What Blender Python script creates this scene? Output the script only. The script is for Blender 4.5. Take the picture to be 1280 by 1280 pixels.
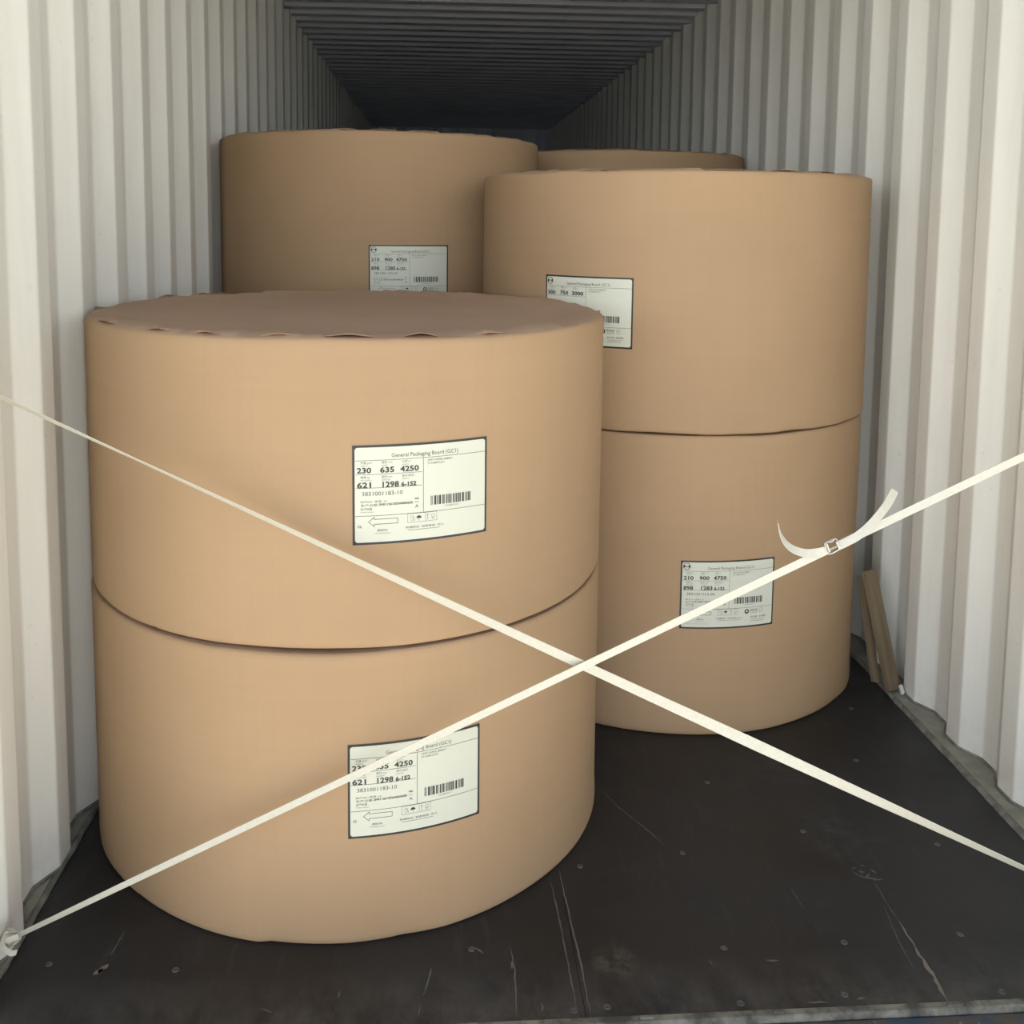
import bpy, bmesh, math, random
from mathutils import Vector, Matrix
PI = math.pi
S = bpy.context.scene
for o in list(bpy.data.objects):
    bpy.data.objects.remove(o)
COL = S.collection

# ------------------------------------------------------------------ camera
cam_d = bpy.data.cameras.new('camera')
cam = bpy.data.objects.new('camera', cam_d)
COL.objects.link(cam)
cam_d.sensor_width = 36
cam_d.lens = 1274.37 / 1280 * 36
cam_d.shift_x = (640 - 634.65) / 1280
cam_d.shift_y = (406.34 - 640) / 1280
cam_d.clip_start = 0.02
cam_d.clip_end = 200
cam.matrix_world = Matrix((
    (0.9975744, -0.0031576, -0.0695362, 0.26867),
    (-0.0688191, 0.1052173, -0.9920651, 0.0),
    (0.0104489, 0.9944442, 0.1047448, 1.50851),
    (0, 0, 0, 1)))
# ------------------------------------------------------------------ world, light, exposure
W = bpy.data.worlds.new('sky')
S.world = W
W.use_nodes = True
wn, wl = W.node_tree.nodes, W.node_tree.links
wn.clear()
wo = wn.new('ShaderNodeOutputWorld')
wb = wn.new('ShaderNodeBackground')
wb.inputs[0].default_value = (0.93, 0.97, 1.0, 1)
wb.inputs[1].default_value = 3.0
wt = wn.new('ShaderNodeTexCoord')
wx = wn.new('ShaderNodeSeparateXYZ')
wr = wn.new('ShaderNodeValToRGB')          # hazy sky, brightest low over the horizon
wl.new(wt.outputs['Generated'], wx.inputs[0])
wl.new(wx.outputs[2], wr.inputs[0])
el = wr.color_ramp.elements
el[0].position = 0.0
el[0].color = (1.0, 1.04, 1.10, 1)
el[1].position = 0.75
el[1].color = (0.22, 0.26, 0.33, 1)
for ps, cc in ((0.12, (1.0, 1.04, 1.10, 1)), (0.32, (0.42, 0.45, 0.52, 1))):
    e_ = el.new(ps)
    e_.color = cc
wsd = wn.new('ShaderNodeMapRange')         # added side weighting: sky brighter on the left, dimmer on the right
wsd.inputs['From Min'].default_value = -0.8
wsd.inputs['From Max'].default_value = 0.8
wsd.inputs['To Min'].default_value = 1.25
wsd.inputs['To Max'].default_value = 0.75
wl.new(wx.outputs[0], wsd.inputs['Value'])
wmx = wn.new('ShaderNodeVectorMath')
wmx.operation = 'SCALE'
wl.new(wr.outputs[0], wmx.inputs[0])
wfr = wn.new('ShaderNodeMapRange')         # added boost of the sky straight out of the door, lights the deep rear
wfr.interpolation_type = 'SMOOTHSTEP'
wfr.inputs['From Min'].default_value = -0.45
wfr.inputs['From Max'].default_value = -0.98
wfr.inputs['To Min'].default_value = 0.48
wfr.inputs['To Max'].default_value = 1.55
wl.new(wx.outputs[1], wfr.inputs['Value'])
wpr = wn.new('ShaderNodeMath')
wpr.operation = 'MULTIPLY'
wl.new(wfr.outputs[0], wpr.inputs[0])
wl.new(wsd.outputs[0], wpr.inputs[1])
wl.new(wpr.outputs[0], wmx.inputs['Scale'])
wl.new(wmx.outputs[0], wb.inputs[0])
wl.new(wb.outputs[0], wo.inputs[0])
sun_d = bpy.data.lights.new('hazy_sun', 'SUN')
sun_d.energy = 22.5
sun_d.angle = math.radians(3)
sun_d.color = (1.0, 0.93, 0.82)
sun = bpy.data.objects.new('hazy_sun', sun_d)
COL.objects.link(sun)
sun.rotation_euler = Vector((0.40, -0.18, -1.0)).to_track_quat('-Z', 'Y').to_euler()
vs = S.view_settings
vs.view_transform = 'Standard'
vs.look = 'None'
vs.gamma = 1
vs.use_curve_mapping = False
vs.exposure = 0.0
S.cycles.max_bounces = 12
S.cycles.diffuse_bounces = 8


# ------------------------------------------------------------------ helpers
def obj(name, bm, mats, parent=None, smooth=False, loc=(0, 0, 0), kind=None):
    me = bpy.data.meshes.new(name)
    bm.to_mesh(me)
    bm.free()
    if not isinstance(mats, (list, tuple)):
        mats = [mats]
    for m in mats:
        me.materials.append(m)
    if smooth:
        for p in me.polygons:
            p.use_smooth = True
    o = bpy.data.objects.new(name, me)
    COL.objects.link(o)
    o.location = loc
    if parent:
        o.parent = parent
    if kind:
        o['kind'] = kind
    return o


def thing(name, label, cat, loc=(0, 0, 0), group=None):
    o = bpy.data.objects.new(name, None)
    COL.objects.link(o)
    o.empty_display_size = 0.1
    o.location = loc
    o['label'] = label
    o['category'] = cat
    if group:
        o['group'] = group
    return o


def tag(o, label, cat, group=None):
    o['label'] = label
    o['category'] = cat
    if group:
        o['group'] = group
    return o


def box(bm, x0, x1, y0, y1, z0, z1, mi=0, bevel=0):
    vs_ = [bm.verts.new(p) for p in ((x0, y0, z0), (x1, y0, z0), (x1, y1, z0), (x0, y1, z0),
                                     (x0, y0, z1), (x1, y0, z1), (x1, y1, z1), (x0, y1, z1))]
    fs = []
    for q in ((0, 3, 2, 1), (4, 5, 6, 7), (0, 1, 5, 4), (1, 2, 6, 5), (2, 3, 7, 6), (3, 0, 4, 7)):
        f = bm.faces.new([vs_[i] for i in q])
        f.material_index = mi
        fs.append(f)
    if bevel:
        es = list({e for f in fs for e in f.edges})
        bmesh.ops.bevel(bm, geom=es, offset=bevel, segments=2, affect='EDGES')
    return vs_


def tube(bm, pts, r, seg=8, closed=False, mi=0):
    pts = [Vector(p) for p in pts]
    n = len(pts)
    rings = []
    up = None
    for i, p in enumerate(pts):
        a = pts[(i - 1) % n] if (closed or i > 0) else p
        b = pts[(i + 1) % n] if (closed or i < n - 1) else p
        t = (b - a).normalized()
        if up is None:
            up = Vector((0, 0, 1)) if abs(t.z) < 0.9 else Vector((1, 0, 0))
        s = t.cross(up).normalized()
        up = s.cross(t).normalized()
        rings.append([bm.verts.new(p + r * (math.cos(2 * PI * k / seg) * s + math.sin(2 * PI * k / seg) * up)) for k in range(seg)])
    m = n if closed else n - 1
    for i in range(m):
        A, B = rings[i], rings[(i + 1) % n]
        for k in range(seg):
            f = bm.faces.new((A[k], A[(k + 1) % seg], B[(k + 1) % seg], B[k]))
            f.material_index = mi
    if not closed:
        bm.faces.new(list(reversed(rings[0]))).material_index = mi
        bm.faces.new(rings[-1]).material_index = mi


def ribbon(bm, pts, widths, normals, th=0.0011):
    """flat webbing: pts centre line, width and face normal at every point"""
    pts = [Vector(p) for p in pts]
    rows = []
    n = len(pts)
    for i, p in enumerate(pts):
        t = (pts[min(i + 1, n - 1)] - pts[max(i - 1, 0)]).normalized()
        nn = Vector(normals[i])
        nn = (nn - t * nn.dot(t)).normalized()
        s = t.cross(nn).normalized() * widths[i] / 2
        h = nn * th / 2
        rows.append([bm.verts.new(p + s + h), bm.verts.new(p - s + h), bm.verts.new(p - s - h), bm.verts.new(p + s - h)])
    for i in range(n - 1):
        for k in range(4):
            bm.faces.new((rows[i][k], rows[i][(k + 1) % 4], rows[i + 1][(k + 1) % 4], rows[i + 1][k]))
    bm.faces.new(rows[0])
    bm.faces.new(list(reversed(rows[-1])))


# ------------------------------------------------------------------ materials
def mat(name, base, rough=0.6, metal=0.0, spec=0.5):
    m = bpy.data.materials.new(name)
    m.use_nodes = True
    b = m.node_tree.nodes['Principled BSDF']
    b.inputs['Base Color'].default_value = (*base, 1)
    b.inputs['Roughness'].default_value = rough
    b.inputs['Metallic'].default_value = metal
    b.inputs['Specular IOR Level'].default_value = spec
    return m, m.node_tree.nodes, m.node_tree.links, b


def coords(nd, lk, scale=(1, 1, 1), kind='Object'):
    tc = nd.new('ShaderNodeTexCoord')
    mp = nd.new('ShaderNodeMapping')
    mp.inputs['Scale'].default_value = scale
    lk.new(tc.outputs[kind], mp.inputs[0])
    return mp.outputs[0]


def noise(nd, lk, vec, scale, detail=4, rough=0.55, lo=0.35, hi=0.65):
    n = nd.new('ShaderNodeTexNoise')
    n.inputs['Scale'].default_value = scale
    n.inputs['Detail'].default_value = detail
    n.inputs['Roughness'].default_value = rough
    lk.new(vec, n.inputs['Vector'])
    r = nd.new('ShaderNodeMapRange')
    r.inputs['From Min'].default_value = lo
    r.inputs['From Max'].default_value = hi
    lk.new(n.outputs[0], r.inputs['Value'])
    return r.outputs[0]


def mixc(nd, lk, fac, a, b, mode='MIX'):
    m = nd.new('ShaderNodeMix')
    m.data_type = 'RGBA'
    m.blend_type = mode
    for s, v in ((0, fac), (6, a), (7, b)):
        if isinstance(v, (int, float)):
            m.inputs[s].default_value = v
        elif isinstance(v, tuple):
            m.inputs[s].default_value = (*v, 1)
        else:
            lk.new(v, m.inputs[s])
    return m.outputs[2]


def mul(nd, lk, a, b):
    m = nd.new('ShaderNodeMath')
    m.operation = 'MULTIPLY'
    for i, v in enumerate((a, b)):
        if isinstance(v, (int, float)):
            m.inputs[i].default_value = v
        else:
            lk.new(v, m.inputs[i])
    return m.outputs[0]


def bump(nd, lk, b, h, strength=0.3, dist=0.002):
    n = nd.new('ShaderNodeBump')
    n.inputs['Strength'].default_value = strength
    n.inputs['Distance'].default_value = dist
    lk.new(h, n.inputs['Height'])
    lk.new(n.outputs[0], b.inputs['Normal'])


# kraft wrapping paper
def kraft(name, base, dark):
    m, nd, lk, b = mat(name, base, 0.78, 0, 0.35)
    v = coords(nd, lk)
    v2 = coords(nd, lk, (60, 60, 1.2))
    v3 = coords(nd, lk, (1.5, 1.5, 45))
    f1 = noise(nd, lk, v, 3.0, 3, 0.5, 0.3, 0.7)
    f2 = noise(nd, lk, v2, 1.0, 3)
    f3 = noise(nd, lk, v3, 1.0, 2)
    c = mixc(nd, lk, mul(nd, lk, f1, 0.55), base, dark)
    c = mixc(nd, lk, mul(nd, lk, f2, 0.10), c, tuple(x * 0.8 for x in base))
    c = mixc(nd, lk, mul(nd, lk, f3, 0.08), c, tuple(min(1, x * 1.2) for x in base))
    fine = noise(nd, lk, v, 260, 2, 0.6, 0.3, 0.7)
    c = mixc(nd, lk, mul(nd, lk, fine, 0.07), c, tuple(x * 0.7 for x in base))
    lk.new(c, b.inputs['Base Color'])
    ad = nd.new('ShaderNodeMath')
    lk.new(f1, ad.inputs[0])
    lk.new(mul(nd, lk, f2, 0.25), ad.inputs[1])
    bump(nd, lk, b, ad.outputs[0], 0.35, 0.0015)
    return m


M_KRAFT = kraft('kraft_paper', (0.365, 0.245, 0.137), (0.32, 0.212, 0.117))
M_KRAFT_END = kraft('kraft_paper_end', (0.40, 0.27, 0.18), (0.33, 0.225, 0.15))
M_KRAFT_END_OLIVE = M_KRAFT_END

# painted corrugated steel
M_WALL, nd, lk, b = mat('cream_painted_steel', (0.66, 0.67, 0.60), 0.5, 0, 0.4)
v = coords(nd, lk)
vs1 = coords(nd, lk, (6, 6, 0.5))
g1 = noise(nd, lk, v, 2.2, 4, 0.6, 0.35, 0.7)
g2 = noise(nd, lk, vs1, 3.0, 4, 0.65, 0.45, 0.8)
g3 = noise(nd, lk, v, 38, 3, 0.6, 0.68, 0.80)
c = mixc(nd, lk, mul(nd, lk, g1, 0.35), (0.78, 0.785, 0.715), (0.71, 0.715, 0.64))
c = mixc(nd, lk, mul(nd, lk, g2, 0.25), c, (0.50, 0.49, 0.42))
c = mixc(nd, lk, mul(nd, lk, g3, 0.35), c, (0.36, 0.31, 0.24))
# grime creeping up from the floor
sp = nd.new('ShaderNodeSeparateXYZ')
lk.new(v, sp.inputs[0])
mr = nd.new('ShaderNodeMapRange')
mr.inputs['From Min'].default_value = 0.14
mr.inputs['From Max'].default_value = 0.0
lk.new(sp.outputs[2], mr.inputs['Value'])
g4 = noise(nd, lk, v, 16, 4, 0.65, 0.38, 0.66)
c = mixc(nd, lk, mul(nd, lk, mul(nd, lk, mr.outputs[0], g4), 0.35), c, (0.45, 0.41, 0.33))
lk.new(c, b.inputs['Base Color'])
bump(nd, lk, b, g1, 0.25, 0.004)

M_CEIL, nd, lk, b = mat('roof_steel', (0.40, 0.41, 0.41), 0.6)
v = coords(nd, lk)
lk.new(mixc(nd, lk, noise(nd, lk, v, 3, 4), (0.64, 0.68, 0.76), (0.58, 0.61, 0.69)), b.inputs['Base Color'])

M_BACK = mat('bluish_rear_steel', (0.56, 0.585, 0.63), 0.6)[0]  # bluish tone of the hazy rear put into the back wall's colour
M_RAIL, nd, lk, b = mat('bottom_rail_steel', (0.30, 0.30, 0.25), 0.6)
v = coords(nd, lk)
c = mixc(nd, lk, noise(nd, lk, v, 14, 5, 0.6), (0.34, 0.35, 0.29), (0.24, 0.24, 0.19))
lk.new(c, b.inputs['Base Color'])
bump(nd, lk, b, noise(nd, lk, v, 30, 4), 0.5, 0.003)

M_SEAL, nd, lk, b = mat('floor_sealant', (0.22, 0.22, 0.19), 0.75)
v = coords(nd, lk)
c = mixc(nd, lk, noise(nd, lk, v, 22, 5, 0.6, 0.4, 0.6), (0.24, 0.24, 0.20), (0.13, 0.13, 0.11))
lk.new(c, b.inputs['Base Color'])

# black coated plywood floor
M_FLOOR, nd, lk, b = mat('black_coated_plywood', (0.016, 0.016, 0.017), 0.5, 0, 0.45)
v = coords(nd, lk)
vl = coords(nd, lk, (14, 2.0, 1))
vx = coords(nd, lk, (2.2, 13, 1))
a1 = noise(nd, lk, v, 3.0, 5, 0.6, 0.42, 0.72)
a2 = noise(nd, lk, vl, 2.6, 5, 0.7, 0.56, 0.78)
a3 = noise(nd, lk, vx, 2.2, 5, 0.7, 0.62, 0.80)
a4 = noise(nd, lk, v, 70, 3, 0.6, 0.66, 0.76)
c = mixc(nd, lk, mul(nd, lk, a1, 0.7), (0.0128, 0.0135, 0.0148), (0.028, 0.029, 0.031))
c = mixc(nd, lk, mul(nd, lk, a2, 0.35), c, (0.075, 0.072, 0.066))
c = mixc(nd, lk, mul(nd, lk, a3, 0.25), c, (0.075, 0.073, 0.07))
c = mixc(nd, lk, mul(nd, lk, a4, 0.18), c, (0.14, 0.13, 0.12))
# worn, dusty band along the door sill
sp = nd.new('ShaderNodeSeparateXYZ')
lk.new(v, sp.inputs[0])
mr = nd.new('ShaderNodeMapRange')
mr.inputs['From Min'].default_value = 1.93
mr.inputs['From Max'].default_value = 1.76
lk.new(sp.outputs[1], mr.inputs['Value'])
a5 = noise(nd, lk, coords(nd, lk, (3.5, 2.0, 1)), 3.0, 6, 0.7, 0.40, 0.72)
c = mixc(nd, lk, mul(nd, lk, mul(nd, lk, mr.outputs[0], a5), 0.8), c, (0.105, 0.10, 0.088))
# yellowish scuff near the sill
for (sx, sy, sr, am, colr) in ((0.637, 1.912, 0.055, 0.75, (0.16, 0.15, 0.11)), (1.276, 2.165, 0.03, 0.0, (0.2, 0.2, 0.2)),
                               (1.25, 2.32, 0.13, 0.35, (0.08, 0.08, 0.08)), (1.2, 2.62, 0.12, 0.3, (0.08, 0.08, 0.08))):
    vd = nd.new('ShaderNodeVectorMath')
    vd.operation = 'DISTANCE'
    lk.new(v, vd.inputs[0])
    vd.inputs[1].default_value = (sx, sy, 0)
    mr2 = nd.new('ShaderNodeMapRange')
    mr2.inputs['From Min'].default_value = sr
    mr2.inputs['From Max'].default_value = 0.0
    lk.new(vd.outputs['Value'], mr2.inputs['Value'])
    an = noise(nd, lk, v, 26, 5, 0.65, 0.42, 0.62)
    c = mixc(nd, lk, mul(nd, lk, mul(nd, lk, mr2.outputs[0], an), am), c, colr)
lk.new(c, b.inputs['Base Color'])
rr = nd.new('ShaderNodeMapRange')
rr.inputs['To Min'].default_value = 0.42
rr.inputs['To Max'].default_value = 0.68
lk.new(a1, rr.inputs['Value'])
lk.new(rr.outputs[0], b.inputs['Roughness'])
bump(nd, lk, b, noise(nd, lk, v, 9, 5, 0.6, 0.2, 0.8), 0.25, 0.003)

M_SCR = mat('scratch_grey', (0.13, 0.125, 0.115), 0.7)[0]
M_WOOD_RAW = mat('raw_wood_gouge', (0.20, 0.165, 0.13), 0.8)[0]
M_SCREW, nd, lk, b = mat('dull_screw_head', (0.10, 0.095, 0.09), 0.55, 0.4)
M_SILL, nd, lk, b = mat('worn_sill_steel', (0.2, 0.2, 0.17), 0.6, 0.2)
v = coords(nd, lk)
c = mixc(nd, lk, noise(nd, lk, v, 12, 6, 0.65, 0.4, 0.6), (0.25, 0.24, 0.20), (0.07, 0.07, 0.06))
lk.new(c, b.inputs['Base Color'])
M_BLUE, nd, lk, b = mat('blue_paint_grimy', (0.03, 0.06, 0.10), 0.55)
v = coords(nd, lk, (6, 6, 6))
c = mixc(nd, lk, noise(nd, lk, v, 1.6, 6, 0.65, 0.42, 0.6), (0.028, 0.06, 0.095), (0.09, 0.07, 0.055))
c = mixc(nd, lk, noise(nd, lk, v, 4.1, 4, 0.6, 0.62, 0.68), c, (0.25, 0.23, 0.18))
lk.new(c, b.inputs['Base Color'])
M_GROUND, nd, lk, b = mat('yard_concrete', (0.32, 0.31, 0.29), 0.9)
v = coords(nd, lk)
lk.new(mixc(nd, lk, noise(nd, lk, v, 0.7, 6), (0.34, 0.33, 0.31), (0.26, 0.25, 0.23)), b.inputs['Base Color'])

M_STRAP, nd, lk, b = mat('cream_woven_webbing', (0.80, 0.80, 0.70), 0.62)
v = coords(nd, lk)
wv = nd.new('ShaderNodeTexWave')
wv.inputs['Scale'].default_value = 130
wv.inputs['Distortion'].default_value = 1.5
lk.new(v, wv.inputs['Vector'])
c = mixc(nd, lk, mul(nd, lk, noise(nd, lk, v, 160, 3), 0.5), (0.55, 0.54, 0.45), (0.46, 0.45, 0.375))
lk.new(c, b.inputs['Base Color'])
bump(nd, lk, b, wv.outputs[1], 0.3, 0.0004)
M_WIRE = mat('galvanised_wire', (0.62, 0.62, 0.58), 0.32, 0.9)[0]
M_PAPER, nd, lk, b = mat('label_paper', (0.53, 0.545, 0.445), 0.5)
M_INK = mat('black_ink', (0.02, 0.022, 0.02), 0.5)[0]
M_BORDER = mat('label_black_edge', (0.016, 0.018, 0.02), 0.45)[0]
M_INK2 = mat('grey_ink', (0.09, 0.095, 0.085), 0.5)[0]
M_INK3 = mat('faint_ink', (0.20, 0.215, 0.185), 0.5)[0]
M_TIMBER, nd, lk, b = mat('rough_pine', (0.36, 0.27, 0.17), 0.8)
v = coords(nd, lk, (40, 40, 2.5))
c = mixc(nd, lk, noise(nd, lk, v, 1.5, 5, 0.6), (0.20, 0.155, 0.09), (0.13, 0.095, 0.055))
lk.new(c, b.inputs['Base Color'])
M_TAPE = mat('white_scrap', (0.6, 0.6, 0.57), 0.5)[0]

# ------------------------------------------------------------------ structure
XL, XR = -0.592, 1.767          # inner faces of the corrugated side walls
FXL, FXR = -0.591, 1.722        # floor edges
Y0, Y1 = 1.757, 13.8            # door sill and far end
ZC = 2.69
PITCH, FLAT, SLOPE, DEPTH = 0.2774, 0.072, 0.0667, 0.036


def corr_profile(phase, y0, y1):
    """(y, out) points of the trapezoid profile; out = distance away from the room"""
    pts = []
    n0 = int((y0 - phase) / PITCH) - 2
    n1 = int((y1 - phase) / PITCH) + 2
    rad = 0.006
    for n in range(n0, n1):
        yb = phase + n * PITCH
        for y, o in ((yb, 0), (yb + FLAT, 0), (yb + FLAT + SLOPE, DEPTH), (yb + 2 * FLAT + SLOPE, DEPTH)):
            pts.append((y, o))
    # soften each corner with a short chamfer
    out = []
    for i in range(1, len(pts) - 1):
        p, a, q = Vector(pts[i]), Vector(pts[i - 1]), Vector(pts[i + 1])
        p1 = p + (a - p).normalized() * rad
        p2 = p + (q - p).normalized() * rad
        for k in range(4):
            t = k / 3
            r = (1 - t) ** 2 * p1 + 2 * t * (1 - t) * p + t * t * p2
            out.append((r.x, r.y))
    return [p for p in out if y0 <= p[0] <= y1]


def corr_wall(name, x, sgn, phase):
    bm = bmesh.new()
    pr = corr_profile(phase, Y0 + 0.12, Y1)
    pr = [(Y0 + 0.05, pr[0][1])] + pr + [(Y1 + 0.03, pr[-1][1])]
    zs = [0.012, 0.6, 1.2, 1.8, 2.4, ZC + 0.035]
    rows = []
    rnd = random.Random(3)
    for th in (0, 0.004):
        rows.append([[bm.verts.new((x + sgn * (o + th), y, z)) for (y, o) in pr] for z in zs])
    n = len(pr)
    for L, fl in ((0, False), (1, True)):
        for j in range(len(zs) - 1):
            for i in range(n - 1):
                q = [rows[L][j][i], rows[L][j][i + 1], rows[L][j + 1][i + 1], rows[L][j + 1][i]]
                if (sgn > 0) != fl:
                    q.reverse()
                bm.faces.new(q)
    for j in (0, len(zs) - 1):
        for i in range(n - 1):
            bm.faces.new((rows[0][j][i], rows[0][j][i + 1], rows[1][j][i + 1], rows[1][j][i]))
    bmesh.ops.recalc_face_normals(bm, faces=bm.faces)
    return obj(name, bm, M_WALL, kind='structure'), pr


wall_l, prL = corr_wall('wall_left', XL, -1, 2.5446)
wall_r, prR = corr_wall('wall_right', XR, 1, 3.5206)

# far end wall, corrugated too
bm = bmesh.new()
xs = []
x = XL - 0.04
while x < XR + 0.04:
    for dx, o in ((0, 0), (0.07, 0), (0.12, 0.03), (0.19, 0.03)):
        xs.append((x + dx, o))
    x += 0.24
a0 = [bm.verts.new((x, Y1 + o, 0.0)) for x, o in xs]
a1_ = [bm.verts.new((x, Y1 + o, ZC)) for x, o in xs]
b0 = [bm.verts.new((x, Y1 + o + 0.005, 0.0)) for x, o in xs]
b1 = [bm.verts.new((x, Y1 + o + 0.005, ZC)) for x, o in xs]
for i in range(len(xs) - 1):
    bm.faces.new((a0[i], a0[i + 1], a1_[i + 1], a1_[i]))
    bm.faces.new((b0[i + 1], b0[i], b1[i], b1[i + 1]))
obj('wall_back', bm, M_BACK, kind='structure')

# corrugated roof, ridges running across
bm = bmesh.new()
pr = []
y = Y0 + 0.05
while y < Y1:
    for dy, o in ((0, 0), (0.085, 0), (0.105, 0.02), (0.19, 0.02)):
        pr.append((y + dy, o))
    y += 0.21
r0 = [[bm.verts.new((xx, y, ZC + o)) for y, o in pr] for xx in (XL - 0.05, XR + 0.05)]
r1 = [[bm.verts.new((xx, y, ZC + o + 0.004)) for y, o in pr] for xx in (XL - 0.05, XR + 0.05)]
for i in range(len(pr) - 1):
    bm.faces.new((r0[0][i], r0[0][i + 1], r0[1][i + 1], r0[1][i]))
    bm.faces.new((r1[0][i + 1], r1[0][i], r1[1][i], r1[1][i + 1]))
obj('ceiling', bm, M_CEIL, kind='structure')

# floor: plywood sheets with joints, scratches worked into the same mesh
floor_bm = bmesh.new()
xj = [FXL + 0.006, 0.556, FXR - 0.006]
yj = [Y0 + 0.012, 3.118, 5.55, 7.99, 10.4, Y1]
for i in range(len(xj) - 1):
    for j in range(len(yj) - 1):
        g = 0.0005
        box(floor_bm, xj[i] + g, xj[i + 1] - g, yj[j] + g, yj[j + 1] - g, -0.028, 0.0)
box(floor_bm, FXL, FXR, Y0 + 0.012, Y1, -0.034, -0.029)


def scratch(pts, w, mi, z=0.0006):
    pts = [Vector((p[0], p[1], 0)) for p in pts]
    rnd = random.Random(int(pts[0].x * 1e4))
    fine = []
    for a, b_ in zip(pts[:-1], pts[1:]):
        k = max(2, int((b_ - a).length / 0.012))
        for i in range(k):
            fine.append(a.lerp(b_, i / k))
    fine.append(pts[-1])
    n = len(fine)
    row = []
    for i, p in enumerate(fine):
        t = (fine[min(i + 1, n - 1)] - fine[max(i - 1, 0)]).normalized()
        s = Vector((-t.y, t.x, 0))
        ww = w * (0.45 + 0.75 * rnd.random()) * min(1, 0.25 + 4 * min(i, n - 1 - i) / n)
        j_ = s * rnd.uniform(-1, 1) * w * 0.35
        row.append((floor_bm.verts.new(p + j_ + s * ww / 2 + Vector((0, 0, z))), floor_bm.verts.new(p + j_ - s * ww / 2 + Vector((0, 0, z)))))
    for i in range(n - 1):
        f = floor_bm.faces.new((row[i][0], row[i + 1][0], row[i + 1][1], row[i][1]))
        if f.normal.z < 0:
            f.normal_flip()
        f.material_index = mi


scratch([(0.707, 2.548), (0.74, 2.455), (0.79, 2.365), (0.827, 2.288)], 0.0032, 1)
scratch([(1.276, 2.14), (1.272, 2.06), (1.2713, 1.99)], 0.0022, 1)
scratch([(1.272, 2.0), (1.2715, 1.93), (1.270, 1.915)], 0.004, 2)
scratch([(1.2695, 1.92), (1.270, 1.86), (1.2685, 1.80), (1.2675, 1.765)], 0.0085, 2)
scratch([(1.262, 2.05), (1.243, 1.93), (1.24, 1.86)], 0.0018, 1)
scratch([(0.533, 2.19), (0.538, 2.0), (0.541, 1.77)], 0.0028, 1)
scratch([(0.556, 2.22), (0.562, 2.0), (0.566, 1.92), (0.565, 1.77)], 0.0034, 1)
scratch([(0.262, 1.915), (0.247, 1.845)], 0.004, 1)
scratch([(0.243, 1.82), (0.238, 1.79)], 0.003, 1)
scratch([(0.352, 1.97), (0.368, 1.95)], 0.005, 1)
scratch([(0.427, 1.96), (0.430, 1.9), (0.424, 1.78)], 0.003, 1)
scratch([(0.425, 1.925), (0.427, 1.905)], 0.009, 1)
scratch([(0.474, 1.81), (0.474, 1.79)], 0.008, 1)
scratch([(0.082, 1.865), (0.082, 1.845)], 0.004, 1)
scratch([(-0.062, 1.83), (-0.04, 1.815)], 0.005, 1)
scratch([(0.945, 1.899), (0.972, 1.896)], 0.006, 1)
scratch([(0.99, 1.783), (1.03, 1.782)], 0.005, 1)
scratch([(1.09, 1.786), (1.108, 1.79)], 0.006, 1)
scratch([(1.075, 2.13), (1.08, 2.05)], 0.0016, 1)
scratch([(1.10, 2.86), (1.2, 2.855)], 0.006, 1)
scratch([(-0.385, 2.06), (-0.392, 1.985)], 0.0022, 1)
scratch([(0.83, 1.91), (0.832, 1.89)], 0.004, 1)
for i in range(9):  # torn chips around the deep mark on the right
    rr_ = random.Random(40 + i)
    x, y = 1.268 + rr_.uniform(-0.028, 0.03), 2.168 + rr_.uniform(-0.035, 0.03)
    an = rr_.uniform(0, PI)
    L_ = rr_.uniform(0.008, 0.02)
    scratch([(x, y), (x + math.cos(an) * L_, y + math.sin(an) * L_)], 0.007, 1)
scratch([(1.24, 2.17), (1.258, 2.145), (1.30, 2.137)], 0.006, 1)
scratch([(-0.408, 1.934), (-0.400, 1.948), (-0.391, 1.964)], 0.013, 2)
scratch([(-0.400, 1.936), (-0.394, 1.952)], 0.011, 2)
floor = obj('floor', floor_bm, [M_FLOOR, M_SCR, M_WOOD_RAW], kind='structure')

# screw heads sunk in the floor
rnd = random.Random(5)
spots = [(0.6075, 2.2228), (0.87, 1.9398), (1.1275, 1.9421), (1.3851, 1.952), (0.535, 1.79), (0.60, 1.795),
         (1.0706, 1.8), (0.345, 1.965), (-0.508, 1.97), (-0.25, 1.94), (1.385, 1.79), (0.86, 1.79), (1.49, 2.26), (1.45, 2.65),
         (0.86, 2.26), (1.0, 2.56), (1.18, 2.33), (1.56, 2.95), (1.1, 3.07)]
for i, (x, y) in enumerate(spots):
    bm = bmesh.new()
    r = 0.0075
    top = [bm.verts.new((r * 0.8 * math.cos(k * PI / 8), r * 0.8 * math.sin(k * PI / 8), 0.0016)) for k in range(16)]
    bot = [bm.verts.new((r * math.cos(k * PI / 8), r * math.sin(k * PI / 8), 0.0)) for k in range(16)]
    ctr = [bm.verts.new((r * 0.3 * math.cos(k * PI / 8), r * 0.3 * math.sin(k * PI / 8), 0.0004)) for k in range(16)]
    for k in range(16):
        bm.faces.new((bot[k], bot[(k + 1) % 16], top[(k + 1) % 16], top[k]))
        bm.faces.new((top[k], top[(k + 1) % 16], ctr[(k + 1) % 16], ctr[k]))
    bm.faces.new(ctr)
    obj('screw_head', bm, M_SCREW, floor, loc=(x, y, 0))

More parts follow.
